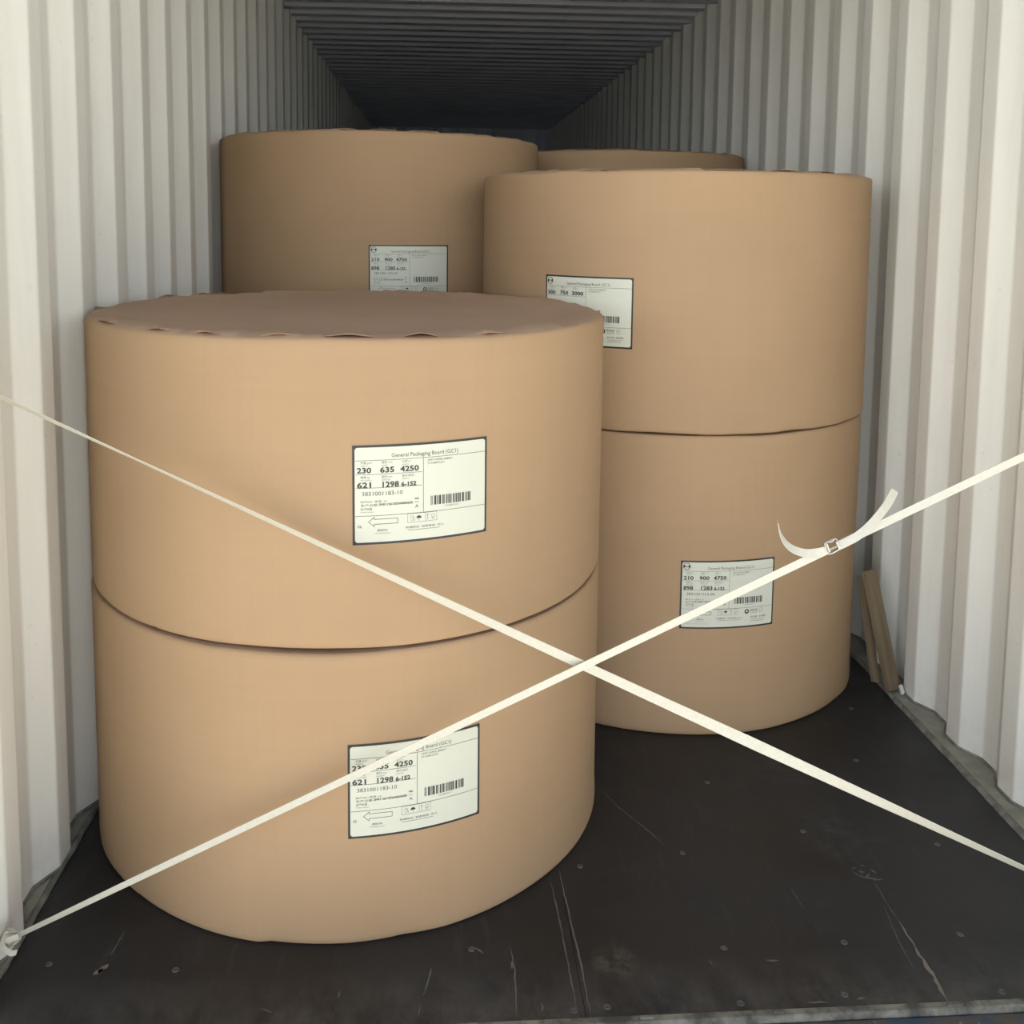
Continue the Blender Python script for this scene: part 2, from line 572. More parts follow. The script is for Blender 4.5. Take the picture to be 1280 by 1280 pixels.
# bottom rails beside the floor (seen in the recesses of the corrugation) and sealant bead
for nm, xa, xb, pf in (('trim_1', XL - 0.06, FXL - 0.001, FXL), ('trim_2', FXR + 0.001, XR + 0.06, FXR)):
    bm = bmesh.new()
    box(bm, xa, xb, Y0, Y1, -0.10, 0.006)
    obj(nm, bm, M_RAIL, kind='structure')
rnd = random.Random(8)
for nm, xe, sg in (('trim_3', FXL, 1), ('trim_4', FXR, -1)):
    bm = bmesh.new()
    ys = [Y0 + 0.02 + i * 0.03 for i in range(150)]
    ws = []
    w = 0.006
    for y in ys:
        w += rnd.uniform(-0.003, 0.003)
        w = min(0.010, max(0.003, w))
        ws.append(w)
    prev = None
    for y, w in zip(ys, ws):
        cur = [bm.verts.new((xe - sg * 0.010, y, 0.006)), bm.verts.new((xe, y, 0.0115)), bm.verts.new((xe + sg * w * 0.6, y, 0.006)), bm.verts.new((xe + sg * w, y, 0.0004))]
        if prev:
            for k in range(3):
                bm.faces.new((prev[k], prev[k + 1], cur[k + 1], cur[k]))
        prev = cur
    bmesh.ops.recalc_face_normals(bm, faces=bm.faces)
    obj(nm, bm, M_SEAL, smooth=True, kind='structure')

# dark sealant line along the foot of each wall profile
for nm, x, sg, prf in (('trim_5', XL, -1, prL), ('trim_6', XR, 1, prR)):
    bm = bmesh.new()
    pts = [(x + sg * (o - 0.001), y, 0.009) for y, o in prf if y < 6.5]
    tube(bm, pts, 0.0045, 6)
    obj(nm, bm, M_SEAL, smooth=True, kind='structure')

# door sill, blue outer steel, corner posts, top rails and header of the doorway
bm = bmesh.new()
box(bm, FXL, FXR, Y0 - 0.004, Y0 + 0.0115, -0.03, 0.003, bevel=0.001)
for (x, y, w) in ((0.925, Y0 + 0.004, 0.010), (1.272, Y0 + 0.002, 0.016), (0.67, Y0 + 0.004, 0.013)):
    box(bm, x - w, x + w, y - 0.004, y + 0.003, 0.002, 0.007, bevel=0.001)
obj('trim_7', bm, M_SILL, kind='structure')
bm = bmesh.new()
box(bm, XL - 0.06, XR + 0.06, Y0 - 0.13, Y0 - 0.005, -0.16, -0.012, bevel=0.003)
obj('trim_8', bm, M_BLUE, kind='structure')
for nm, xa, xb in (('trim_9', XL - 0.06, XL - 0.002), ('trim_10', XR - 0.0, XR + 0.06)):
    bm = bmesh.new()
    box(bm, xa, xb, Y0 - 0.10, Y0 + 0.06, 0.006, ZC, bevel=0.003)
    obj(nm, bm, M_WALL, kind='structure')
bm = bmesh.new()
box(bm, XL - 0.05, XR + 0.05, Y0 - 0.08, Y0 + 0.05, ZC - 0.10, ZC + 0.02, bevel=0.003)
obj('trim_11', bm, M_CEIL, kind='structure')
# yard outside
bm = bmesh.new()
q = [bm.verts.new(p) for p in ((-40, -45, -1.25), (40, -45, -1.25), (40, 30, -1.25), (-40, 30, -1.25))]
bm.faces.new(q)
obj('ground', bm, M_GROUND, kind='structure')


# ------------------------------------------------------------------ shipping labels
def text_polys(body, size, x, y, bold=0.0, sx=1.0, align='LEFT', mono=False):
    """flat text converted to polygons in label coordinates (metres, y up)"""
    cu = bpy.data.curves.new('t', 'FONT')
    cu.body = body
    cu.size = size
    cu.offset = bold
    cu.align_x = align
    cu.resolution_u = 2
    o = bpy.data.objects.new('t', cu)
    COL.objects.link(o)
    bpy.context.view_layer.update()
    me = bpy.data.meshes.new_from_object(o.evaluated_get(bpy.context.evaluated_depsgraph_get()))
    V = [(v.co.x * sx + x, v.co.y + y) for v in me.vertices]
    P = [tuple(p.vertices) for p in me.polygons]
    bpy.data.objects.remove(o)
    bpy.data.curves.remove(cu)
    bpy.data.meshes.remove(me)
    return V, P


LW, LH = 0.285, 0.203


class Print:
    def __init__(self, R, th0, zc, mid):
        self.R, self.th0, self.zc, self.mid = R, th0, zc, mid
        self.bm = bmesh.new()

    def v(self, x, y, eps, bm=None):
        # x,y in metres from the label's top-left corner, y down
        th = self.th0 + (x - LW / 2) / self.R
        r = self.R + eps + self.mid(th, self.zc + LH / 2 - y)   # the sticker follows the paper
        return (bm or self.bm).verts.new((r * math.sin(th), -r * math.cos(th), self.zc + LH / 2 - y))

    def text(self, body, u, v_, cap, mi=0, bold=0.0, width=None, sx=1.0, eps=0.0016):
        size = cap * LH / 0.70
        V, P = text_polys(body, size, 0, 0, bold)
        if not V:
            return
        if width:
            w0 = max(p[0] for p in V) - min(p[0] for p in V)
            sx = width * LW / max(w0, 1e-6)
        vv = [self.v(u * LW + p[0] * sx, v_ * LH - p[1], eps) for p in V]
        for p in P:
            try:
                f = self.bm.faces.new([vv[i] for i in p])
                f.material_index = mi
            except ValueError:
                pass

    def rect(self, u0, u1, v0, v1, mi=0, eps=0.0016, bm=None):
        n = max(1, int(abs(u1 - u0) * 30))
        bm = bm or self.bm
        T = [self.v((u0 + (u1 - u0) * i / n) * LW, v0 * LH, eps, bm) for i in range(n + 1)]
        B = [self.v((u0 + (u1 - u0) * i / n) * LW, v1 * LH, eps, bm) for i in range(n + 1)]
        for i in range(n):
            f = bm.faces.new((B[i], B[i + 1], T[i + 1], T[i]))
            f.material_index = mi

    def hline(self, u0, u1, v_, t=0.004, mi=1):
        self.rect(u0, u1, v_ - t / 2, v_ + t / 2, mi)

    def vline(self, u, v0, v1, t=0.003, mi=1):
        self.rect(u - t / 2, u + t / 2, v0, v1, mi)

    def seg(self, a, b_, t=0.0011, mi=0):
        a = Vector((a[0] * LW, a[1] * LH))
        b_ = Vector((b_[0] * LW, b_[1] * LH))
        d = (b_ - a).normalized()
        s = Vector((-d.y, d.x)) * t / 2
        a, b_ = a - d * t / 2, b_ + d * t / 2
        n = 4
        A = [self.v(*(a.lerp(b_, i / n) + s), 0.0016) for i in range(n + 1)]
        B = [self.v(*(a.lerp(b_, i / n) - s), 0.0016) for i in range(n + 1)]
        for i in range(n):
            f = self.bm.faces.new((A[i], A[i + 1], B[i + 1], B[i]))
            f.material_index = mi

    def outline(self, pts, t=0.0011, mi=0):
        for a, b_ in zip(pts, pts[1:] + pts[:1]):
            self.seg(a, b_, t, mi)

    def disc(self, u, v_, r, mi=0, eps=0.0016, a0=0, a1=2 * PI, r0=0.0):
        n = 28
        x, y = u * LW, v_ * LH
        prev = None
        for i in range(n + 1):
            a = a0 + (a1 - a0) * i / n
            cur = (self.v(x + r * math.cos(a), y + r * math.sin(a), eps), self.v(x + r0 * math.cos(a), y + r0 * math.sin(a), eps))
            if prev:
                f = self.bm.faces.new((prev[0], cur[0], cur[1], prev[1]))
                f.material_index = mi
            prev = cur


def shipping_label(parent, R, mid, th0, zc, nums, code, full, corner):
    P = Print(R, th0, zc, mid)
    # white sheet with rounded corners
    bm = bmesh.new()
    n = 40
    u0, u1, v0, v1, rc = 0.016, 0.984, 0.022, 0.976, 0.006
    T, B = [], []
    us = [u0 * LW + rc * (1 - math.cos(k * PI / 12)) for k in range(7)]
    us += [us[-1] + (LW * (1 - 0) - 2 * us[-1]) * i / n for i in range(1, n)]
    us += [LW - x for x in reversed(us[:7])]
    for x in us:
        e = min(x - u0 * LW, LW * u1 - x)
        ins = rc - math.sqrt(max(0, rc * rc - (rc - e) ** 2)) if e < rc else 0
        T.append(P.v(x, v0 * LH + ins, 0.0011, bm))
        B.append(P.v(x, v1 * LH - ins, 0.0011, bm))
    for i in range(len(us) - 1):
        bm.faces.new((B[i], B[i + 1], T[i + 1], T[i]))
    sheet = obj('shipping_label', bm, M_PAPER, parent)
    sheet['label'] = 'white printed label with black edge'
    bm = bmesh.new()
    P.rect(0, 1, 0, 1, 0, 0.0006, bm)
    obj('label_border', bm, M_BORDER, sheet)
    # barcode
    bb = Print(R, th0, zc, mid)
    rb = random.Random(4)
    u = 0.555
    ue = 0.865
    while u < ue:
        w = rb.choice((0.004, 0.005, 0.009, 0.014))
        bb.rect(u, min(ue, u + w), 0.548, 0.642, 0, 0.0016)
        u += w + rb.choice((0.004, 0.006, 0.011))
    obj('barcode', bb.bm, M_INK, sheet)
    # writing
    P.text('General Packaging Board (GC1)', 0.27, 0.128, 0.040, 1, width=0.49)
    P.hline(0.02, 0.985, 0.152)
    P.hline(0.02, 0.49, 0.292)
    P.hline(0.02, 0.49, 0.428)
    P.hline(0.02, 0.985, 0.708)
    P.vline(0.50, 0.152, 0.705, mi=1)
    caps = (('定量 g/m²', 'WEIGHT', 0.055), ('幅宽 mm', 'WIDTH', 0.20), ('长度 m', 'LENGTH', 0.345))
    caps2 = (('重量 kg', 'NET WEIGHT', 0.055), ('直径 mm', 'DIAMETER', 0.20), ('接头/纸芯', 'JOINT-ID', 0.345))
    for zh, en, u in caps:
        P.text(zh, u, 0.185, 0.020, 2)
        P.text(en, u, 0.212, 0.013, 2)
    ys = ((0.030, 0.100), (0.190, 0.100), (0.333, 0.135))
    for (u, w), s in zip(ys, nums[:3]):
        P.text(s, u, 0.276, 0.053, 0, 0.00045, w)
    if len(nums) > 3:
        for zh, en, u in caps2:
            P.text(zh, u, 0.330, 0.020, 2)
            P.text(en, u, 0.357, 0.013, 2)
        ys = ((0.030, 0.098), (0.197, 0.116), (0.340, 0.108))
        for k, ((u, w), s) in enumerate(zip(ys, nums[3:])):
            P.text(s, u, 0.425, 0.055 if k < 2 else 0.042, 0, 0.00045, w)
        P.text(code, 0.062, 0.505, 0.040, 1, width=0.285)
    P.text('BATCH / 批号: 10', 0.055, 0.575, 0.018, 1, width=0.18)
    P.text('生产日期', 0.055, 0.612, 0.020, 1, width=0.115)
    P.text('2H01126103244000650', 0.182, 0.608, 0.022, 1, 0.0002, width=0.24)
    P.text('生产标准', 0.055, 0.650, 0.020, 1)
    P.text('Product standard', 0.055, 0.675, 0.013, 2)
    P.text('WA', 0.436, 0.57, 0.018, 1, 0.0002)
    P.text('Grade', 0.436, 0.60, 0.012, 2)
    P.text('A', 0.440, 0.655, 0.036, 1)
    P.text('AFPT-WPSE-2BBDC', 0.53, 0.190, 0.018, 1, width=0.19)
    P.text('2TC5BRTUUT', 0.53, 0.222, 0.018, 1, width=0.13)
    P.text('---', 0.53, 0.250, 0.012, 2)
    P.text('2TC5BRTUUT', 0.66, 0.672, 0.017, 2, width=0.11)
    # arrow
    P.outline([(0.110, 0.770), (0.150, 0.722), (0.150, 0.745), (0.315, 0.745), (0.315, 0.795), (0.150, 0.795), (0.150, 0.818)], 0.0010, 1 if not full else 1)
    P.text(corner, 0.034, 0.828, 0.028, 1)
    P.text('卷绕方向', 0.17, 0.868, 0.018, 1)
    P.text('Winding direction', 0.155, 0.893, 0.012, 2, width=0.11)
    # handling marks
    P.outline([(0.385, 0.712), (0.600, 0.712), (0.600, 0.800), (0.385, 0.800)], 0.0005, 1)
    P.seg((0.515, 0.716), (0.515, 0.796), 0.0005, 1)
    P.outline([(0.405, 0.74), (0.42, 0.735), (0.43, 0.775), (0.415, 0.785)], 0.0006, 2)
    P.seg((0.425, 0.735), (0.437, 0.79), 0.0006, 2)
    P.disc(0.468, 0.762, 0.0052, 0, a0=PI, a1=2 * PI)
    P.seg((0.468, 0.762), (0.468, 0.788), 0.0006, 0)
    P.seg((0.532, 0.73), (0.532, 0.785), 0.0007, 1)
    P.seg((0.527, 0.74), (0.532, 0.73), 0.0006, 1)
    P.seg((0.537, 0.74), (0.532, 0.73), 0.0006, 1)
    P.outline([(0.560, 0.735), (0.583, 0.735), (0.583, 0.765), (0.560, 0.765)], 0.0006, 2)
    P.outline([(0.565, 0.768), (0.578, 0.768), (0.578, 0.785), (0.565, 0.785)], 0.0005, 2)
    P.text('防潮防压  轻拿轻放  向上', 0.37, 0.858, 0.016, 1, width=0.28)
    P.hline(0.385, 0.625, 0.878, 0.005, 2)
    if full:
        # round emblem in the corner
        P.disc(0.060, 0.082, 0.0105, 0, r0=0.0088)
        P.disc(0.060, 0.082, 0.0100, 0, eps=0.0017, a0=PI * 0.84, a1=PI * 1.16, r0=0.0048)
        P.disc(0.060, 0.082, 0.0100, 0, eps=0.0017, a0=-PI * 0.16, a1=PI * 0.16, r0=0.0048)
        P.seg((0.042, 0.078), (0.078, 0.078), 0.0016, 0)
        P.seg((0.045, 0.092), (0.075, 0.092), 0.0010, 0)
        # recycling mark and certificate boxes
        P.disc(0.695, 0.765, 0.0068, 0, r0=0.0036)
        P.disc(0.695, 0.765, 0.0068, 0, eps=0.0017, a0=0.2, a1=PI - 0.2, r0=0.003)
        P.text('绿色包装', 0.730, 0.768, 0.030, 1, width=0.085)
        P.hline(0.730, 0.815, 0.790, 0.006, 2)
        P.outline([(0.838, 0.73), (0.868, 0.73), (0.868, 0.79), (0.838, 0.79)], 0.0006, 2)
        P.hline(0.84, 0.866, 0.76, 0.006, 2)
        P.text('白卡纸  总经销', 0.735, 0.862, 0.022, 1, width=0.17)
        P.hline(0.745, 0.895, 0.886, 0.006, 2)
        P.hline(0.735, 0.885, 0.912, 0.006, 2)
        P.text('备注', 0.05, 0.9, 0.018, 2)
        P.hline(0.05, 0.30, 0.925, 0.003, 2)
    obj('printed_text', P.bm, [M_INK, M_INK2, M_INK3], sheet)
    return sheet


# ------------------------------------------------------------------ paper rolls
def pw_noise(rnd, n, amp):
    """periodic piecewise-linear random function of the angle"""
    cuts = sorted(rnd.uniform(0, 2 * PI) for _ in range(n))
    vals = [rnd.uniform(-amp, amp) for _ in range(n)]

    def f(t):
        t %= 2 * PI
        for i in range(n):
            a, b_ = cuts[i], cuts[(i + 1) % n]
            if i == n - 1:
                b_ += 2 * PI
                tt = t if t >= a else t + 2 * PI
            else:
                tt = t
            if a <= tt <= b_:
                return vals[i] + (vals[(i + 1) % n] - vals[i]) * (tt - a) / max(1e-6, b_ - a)
        return 0
    return f


def paper_roll(x, y, z, R, H, label, seed, ship=None, rot=0.0, zgap=0.0):
    t = thing('paper_roll', label, 'paper roll', (x, y, z), 'kraft wrapped paper rolls')
    rnd = random.Random(seed)
    N = 288
    edge_top = pw_noise(rnd, 26, 0.0035 if H + z > 1.2 else 0.0025)
    edge_bot = pw_noise(rnd, 26, 0.0035)
    rad_t = pw_noise(rnd, 30, 0.0022)
    rad_b = pw_noise(rnd, 20, 0.0042)
    rad_m = [(rnd.uniform(0, 2 * PI), k, rnd.uniform(0.0003, 0.0009)) for k in (2, 3, 5, 9)]
    cut = pw_noise(rnd, 14, 0.007)

    def mid(a, zz):
        return sum(am * math.sin(k * a + ph + zz * 2.5) for ph, k, am in rad_m)
    prof = []   # (height, radius inset, weight of bottom noise, weight of top noise)
    prof += [(0.0, 0.007, 1, 0), (0.002, 0.0035, 1, 0), (0.006, 0.0012, 0.8, 0), (0.016, 0.0002, 0.5, 0), (0.05, 0, 0.1, 0)]
    m = 10
    for i in range(1, m):
        prof.append((0.05 + (H - 0.1) * i / m, 0, 0, 0))
    prof += [(H - 0.05, 0, 0, 0.1), (H - 0.016, 0.0002, 0, 0.5), (H - 0.006, 0.0012, 0, 0.8), (H - 0.002, 0.0035, 0, 1), (H, 0.007, 0, 1)]
    bm = bmesh.new()
    rows = []
    for (zz, ins, wb_, wt) in prof:
        row = []
        for k in range(N):
            a = 2 * PI * k / N
            r = R - ins + mid(a, zz) + wb_ * rad_b(a) + wt * rad_t(a)
            if wb_:
                hz = zz + wb_ * (zgap + max(0, edge_bot(a)) * (1 if z > 0.01 else 0.35))
            else:
                hz = zz + wt * edge_top(a)
            row.append(bm.verts.new((r * math.sin(a), -r * math.cos(a), hz)))
        rows.append(row)
    for A, B in zip(rows[:-1], rows[1:]):
        for k in range(N):
            bm.faces.new((A[k], A[(k + 1) % N], B[(k + 1) % N], B[k]))
    obj('kraft_wrapper', bm, M_KRAFT, t, smooth=True)
    # ends: folded-over wrapper pleats and the round header sheet
    for top in (True, False):
        bm = bmesh.new()
        pleat_n = 34
        cuts = sorted(rnd.uniform(0, 2 * PI) for _ in range(pleat_n))
        sk = [rnd.uniform(-0.02, 0.02) for _ in range(pleat_n)]

        def saw(a, depth_):
            a = (a + depth_ * 0.25) % (2 * PI)
            i = 0
            for j, c_ in enumerate(cuts):
                if a >= c_:
                    i = j
            lo_ = cuts[i]
            hi_ = cuts[(i + 1) % pleat_n] + (2 * PI if i == pleat_n - 1 else 0)
            f = (a - lo_) / max(1e-4, hi_ - lo_)
            return max(0, min(1, f))
        rings = [(0.007, 0, 1), (0.018, 0.0012, 1), (0.034, 0.0022, 0.6), (0.055, 0.0026, 0.35), (0.08, 0.002, 0.2),
                 (0.115, -0.002, 0), (0.2, -0.003, 0), (0.35, -0.003, 0), (0.52, -0.003, 0)]
        prev = None
        NN = N
        for (ins, dz, we) in rings:
            row = []
            for k in range(NN):
                a = 2 * PI * k / NN
                rr_ = R - ins - (cut(a) if ins in (0.08,) else 0) + (rad_t(a) if top and ins < 0.02 else (rad_b(a) if ins < 0.02 else 0)) + (mid(a, H if top else 0) if ins < 0.02 else 0)
                e = edge_top(a) if top else 0
                pl = ((0.006 if H + z > 1.2 else 0.0008) * saw(a, ins) if 0.015 < ins < 0.1 else 0)
                if H + z < 1.2:
                    dz = 0
                wob = (1 if H + z > 1.2 else 0.3) * 0.0018 * math.sin(5 * a + ins * 30) * (1 if ins > 0.1 else 0) + 0.0012 * math.sin(11 * a - ins * 20) * (1 if ins > 0.03 else 0)
                if top:
                    zz = H + e * we + dz + pl + wob
                else:
                    zz = zgap + (max(0, edge_bot(a)) * (1 if z > 0.01 else 0.35)) * (1 if ins < 0.02 else 0) + (0.002 if ins > 0.015 else 0)
                row.append(bm.verts.new((rr_ * math.sin(a), -rr_ * math.cos(a), zz)))
            if prev:
                for k in range(NN):
                    f = (prev[k], prev[(k + 1) % NN], row[(k + 1) % NN], row[k])
                    bm.faces.new(f if top else tuple(reversed(f)))
            prev = row
        f = bm.faces.new(prev if top else list(reversed(prev)))
        if top and H + z > 1.2:   # wrapper corners folded inwards over the rim, each standing open a little
            fold_a = [rnd.uniform(0, 2 * PI) for _ in range(9)] + [math.radians(q) for q in (-23, 3.5, 17, -34, 31, -9)]
            for q, fa in enumerate(fold_a):
                hw = rnd.uniform(0.028, 0.05) / R
                up = rnd.uniform(0.004, 0.009) if R > 0.642 else rnd.uniform(0.001, 0.004)
                dp = rnd.uniform(0.04, 0.07)
                fr = []
                for k in range(9):
                    t_ = -1 + k / 4
                    a = fa + hw * t_
                    lift = up * (1 - abs(t_) ** 1.3)
                    e = edge_top(a)
                    r_ = R - 0.012 + 0.004 * (1 - t_ * t_)
                    fr.append((a, r_, H + e + 0.0035 + lift))
                tipa = fa + rnd.uniform(-0.3, 0.3) * hw
                outer = [bm.verts.new((r_ * math.sin(a), -r_ * math.cos(a), zz)) for a, r_, zz in fr]
                tip = bm.verts.new(((R - dp) * math.sin(tipa), -(R - dp) * math.cos(tipa), H + 0.0045))
                und = [bm.verts.new(((r_ - 0.002) * math.sin(a), -(r_ - 0.002) * math.cos(a), zz - 0.0012)) for a, r_, zz in fr]
                tip2 = bm.verts.new(((R - dp) * math.sin(tipa), -(R - dp) * math.cos(tipa), H + 0.003))
                for k in range(8):
                    bm.faces.new((outer[k], outer[k + 1], tip))
                    bm.faces.new((und[k + 1], und[k], tip2))
                    bm.faces.new((und[k], und[k + 1], outer[k + 1], outer[k]))
        o = obj('end_cover', bm, M_KRAFT_END, t, smooth=True)
        if top:
            o['label'] = 'crumpled greyer end sheet folded over the rim'
    if ship:
        shipping_label(t, R + 0.0006, mid, *ship)
    return t


RA, RB = 0.643, 0.6395
D2 = math.radians
paper_roll(0.0545, 2.6335, 0.0005, RA, 0.6295, 'lower paper roll of the front stack, standing on the floor, its label crossed by strap', 1,
           (D2(15.9), 0.336, ('230', '635', '4250', '621', '1298', '6-152'), '3831001183-10', False, '05'))
paper_roll(0.0540, 2.6415, 0.634, RA, 0.634, 'upper paper roll of the front stack, its crumpled kraft top in view', 2,
           (D2(17.0), 0.955 - 0.634, ('230', '635', '4250', '621', '1298', '6-152'), '3831001183-10', False, '06'), zgap=0.0005)
paper_roll(1.0633, 3.4394, 0.0005, RB, 0.8935, 'tall lower paper roll of the right-hand stack, label reading 210 900 4750', 3,
           (D2(4.6), 0.431, ('210', '900', '4750', '898', '1283', '6-152'), '3831001153-06', True, '03'))
paper_roll(1.0656, 3.4407, 0.899, RB, 0.745, 'upper paper roll of the right-hand stack, label reading 300 750 3000', 4,
           (D2(-34.9), 1.241 - 0.899, ('300', '750', '3000'), '', True, '04'), zgap=0.0005)
paper_roll(0.0455, 4.222, 0.0005, 0.634, 0.892, 'lower paper roll of the rear left stack, hidden behind the front stack', 5)
paper_roll(0.0445, 4.2192, 0.900, 0.634, 0.901, 'upper paper roll of the rear left stack, tallest in view, label half hidden', 6,
           (D2(11.7), 1.308 - 0.900, ('210', '900', '4750', '898', '1285', '6-152'), '3831001153-05', True, '02'), zgap=0.0005)
paper_roll(1.105, 4.985, 0.0005, RB, 0.892, 'lower paper roll of the farthest stack, hidden behind the right-hand stack', 7)
paper_roll(1.110, 4.990, 0.900, RB, 0.899, 'farthest paper roll, only its dim top edge showing behind the right-hand stack', 8, zgap=0.0005)

# ------------------------------------------------------------------ straps
YP = 1.955
CX, CZ = 0.26867, 1.50851


def lerp_tab(tab, x):
    for (a, va), (b_, vb) in zip(tab[:-1], tab[1:]):
        if x <= b_:
            return va + (vb - va) * max(0, (x - a)) / (b_ - a)
    return tab[-1][1]


def plane_pt(P2):   # rescale a point given at y=2.0 onto the straps' plane y=YP
    k = YP / 2.0
    return Vector((CX + (P2[0] - CX) * k, YP, CZ + (P2[1] - CZ) * k))


def strap_band(A, B, x0, x1, tab, full, yoff, sign):
    """straight band through A and B, from x0 to x1, turning about its own axis"""
    d = (B - A)
    pts, ws, ns = [], [], []
    t = d.normalized()
    n = 90
    for i in range(n + 1):
        x = x0 + (x1 - x0) * i / n
        p = A + d * ((x - A.x) / d.x)
        p = p + Vector((0, yoff, 0))
        w = min(full, lerp_tab(tab, x))
        al = math.acos(max(0.05, w / full)) * sign
        front = Vector((CX, 0, CZ)) - p          # angle of the tape's face, measured from the doorway side
        front = (front - t * front.dot(t)).normalized()
        side = t.cross(front)
        pts.append(p)
        ws.append(full)
        ns.append(front * math.cos(al) + side * math.sin(al))
    return pts, ws, ns


PX = YP / 1274.37   # metres per pixel on the plane
A1, B1 = plane_pt((-0.5712, 1.1561)), plane_pt((1.5479, 0.1118))
strap1 = thing('lashing_strap', 'cream webbing strap falling from upper left wall to lower right, without buckle', 'strap', (XL + 0.004, YP, 1.14), 'crossed webbing straps')
tab1 = [(A1.x, 4.5), (A1.x + 0.25, 1.8), (-0.1, 4.0), (0.20, 8.0), (0.45, 10.7), (0.71, 12.5), (0.93, 14.6), (1.2, 11.5), (1.30, 9.4), (1.53, 6.0), (1.7, 4)]
tab1 = [(a, b_ * PX) for a, b_ in tab1]
bm = bmesh.new()
p, w, n_ = strap_band(A1, B1, XL + 0.004, XR - 0.012, tab1, 0.0228, 0.0, 1)
ribbon(bm, p, w, n_)
o = obj('webbing', bm, M_STRAP, strap1)
o.location = -Vector(strap1.location)
s1_lo, s1_hi = p[-1], p[0]

A2, B2 = plane_pt((-0.5989, 0.0388)), plane_pt((1.4874, 1.0315))
strap2 = thing('lashing_strap', 'cream webbing strap rising from lower left wall to upper right, with wire buckle', 'strap', (XL + 0.004, YP, 0.06), 'crossed webbing straps')
tab2 = [(A2.x, 5.0), (-0.45, 6.3), (-0.25, 8.0), (0.1, 8.5), (0.46, 9.2), (0.72, 9.2), (1.1, 10), (1.28, 10.2), (1.5, 9.2), (1.8, 8)]
tab2 = [(a, b_ * PX) for a, b_ in tab2]
bm = bmesh.new()
BK = plane_pt((1.0781, 0.8438))
p, w, n_ = strap_band(A2, B2, XL + 0.012, BK.x - 4.5 * PX, tab2, 0.0160, -0.010, 1)
ribbon(bm, p, w, n_)
s2_lo = p[0]
p, w, n_ = strap_band(A2, B2, BK.x + 9.5 * PX, XR - 0.012, tab2, 0.0160, -0.010, 1)
ribbon(bm, p, w, n_)
s2_hi = p[-1]
# the short run behind the buckle, turned on edge
p, w, n_ = strap_band(A2, B2, BK.x - 5.5 * PX, BK.x + 11 * PX, [(0, 1.6 * PX), (2, 1.6 * PX)], 0.0160, -0.006, 1)
ribbon(bm, [q + Vector((0, 0, -2.6 * PX)) for q in p], w, n_)
o = obj('webbing', bm, M_STRAP, strap2)
o.location = -Vector(strap2.location)


def pix(x, y, yy):
    """a point on the buckle, from its offset (in pixels of the plane) to the buckle's centre"""
    c = BK
    s = PX
    return Vector((c.x + (x - 1035) * s, yy, c.z - (y - 680) * s))




def smooth_curve(P, k=8):
    out = []
    n = len(P)
    for i in range(n - 1):
        p0, p1, p2, p3 = P[max(0, i - 1)], P[i], P[i + 1], P[min(n - 1, i + 2)]
        for j in range(k):
            t = j / k
            out.append(0.5 * ((2 * p1) + (p2 - p0) * t + (2 * p0 - 5 * p1 + 4 * p2 - p3) * t * t + (3 * p1 - p0 - 3 * p2 + p3) * t ** 3))
    out.append(P[-1])
    return out


# tails curling away from the buckle
bm = bmesh.new()
P = [pix(1030.5, 684, YP - 0.018), pix(1019, 687.5, YP - 0.016), pix(1002, 688.5, YP - 0.017), pix(986, 683.5, YP - 0.020), pix(973, 674, YP - 0.026), pix(963.5, 660, YP - 0.032), pix(957.5, 641, YP - 0.036)]
C_ = smooth_curve(P)
nn, ww = [], []
for i in range(len(C_)):
    t = i / (len(C_) - 1)
    al = 0.15 + 1.22 * t ** 1.3
    tg = (C_[min(i + 1, len(C_) - 1)] - C_[max(0, i - 1)]).normalized()
    fr = Vector((0, -1, 0))
    fr = (fr - tg * fr.dot(tg)).normalized()
    sd = tg.cross(fr)
    nn.append(fr * math.cos(al) + sd * math.sin(al))
    ww.append(0.0165)
ribbon(bm, C_, ww, nn)
o = obj('loose_end', bm, M_STRAP, strap2)
o.location = -Vector(strap2.location)
bm = bmesh.new()
P = [pix(1044, 679, YP - 0.018), pix(1053, 675.5, YP - 0.016), pix(1067.5, 667.5, YP - 0.017), pix(1081, 655.5, YP - 0.020), pix(1093, 639, YP - 0.026), pix(1103, 620, YP - 0.034), pix(1110, 601, YP - 0.040)]
C_ = smooth_curve(P)
nn, ww = [], []
for i in range(len(C_)):
    t = i / (len(C_) - 1)
    al = 0.25 + 0.75 * t
    tg = (C_[min(i + 1, len(C_) - 1)] - C_[max(0, i - 1)]).normalized()
    fr = Vector((0, -1, 0))
    fr = (fr - tg * fr.dot(tg)).normalized()
    sd = tg.cross(fr)
    nn.append(fr * math.cos(al) - sd * math.sin(al))
    ww.append(0.0165 if t < 0.98 else 0.013)
ribbon(bm, C_, ww, nn)
o = obj('loose_end', bm, M_STRAP, strap2)
o.location = -Vector(strap2.location)
# wire buckle
bm = bmesh.new()
yb = YP - 0.020
lp = [pix(1025.5, 675, yb), pix(1029, 686, yb), pix(1033.5, 689, yb), pix(1046, 682.5, yb), pix(1045, 678, yb), pix(1040, 669.5, yb), pix(1036, 668.5, yb - 0.003), pix(1027, 674, yb)]
tube(bm, smooth_curve(lp + [lp[0]], 4)[:-1], 0.00135, 8, closed=True)
lp = [pix(1027, 674.5, yb - 0.004), pix(1031.5, 685.5, yb - 0.004), pix(1030, 686, yb), ]
tube(bm, lp, 0.0017, 8)
lp = [pix(1040, 672, yb - 0.004), pix(1044.5, 681.5, yb - 0.004)]
tube(bm, lp, 0.0019, 8)
lp = [pix(1028, 672.5, yb - 0.002), pix(1033, 671.5, yb - 0.005), pix(1037.5, 668, yb - 0.004), pix(1041, 670, yb - 0.002)]
tube(bm, smooth_curve(lp, 5), 0.0012, 8)
o = obj('wire_buckle', bm, M_WIRE, strap2)
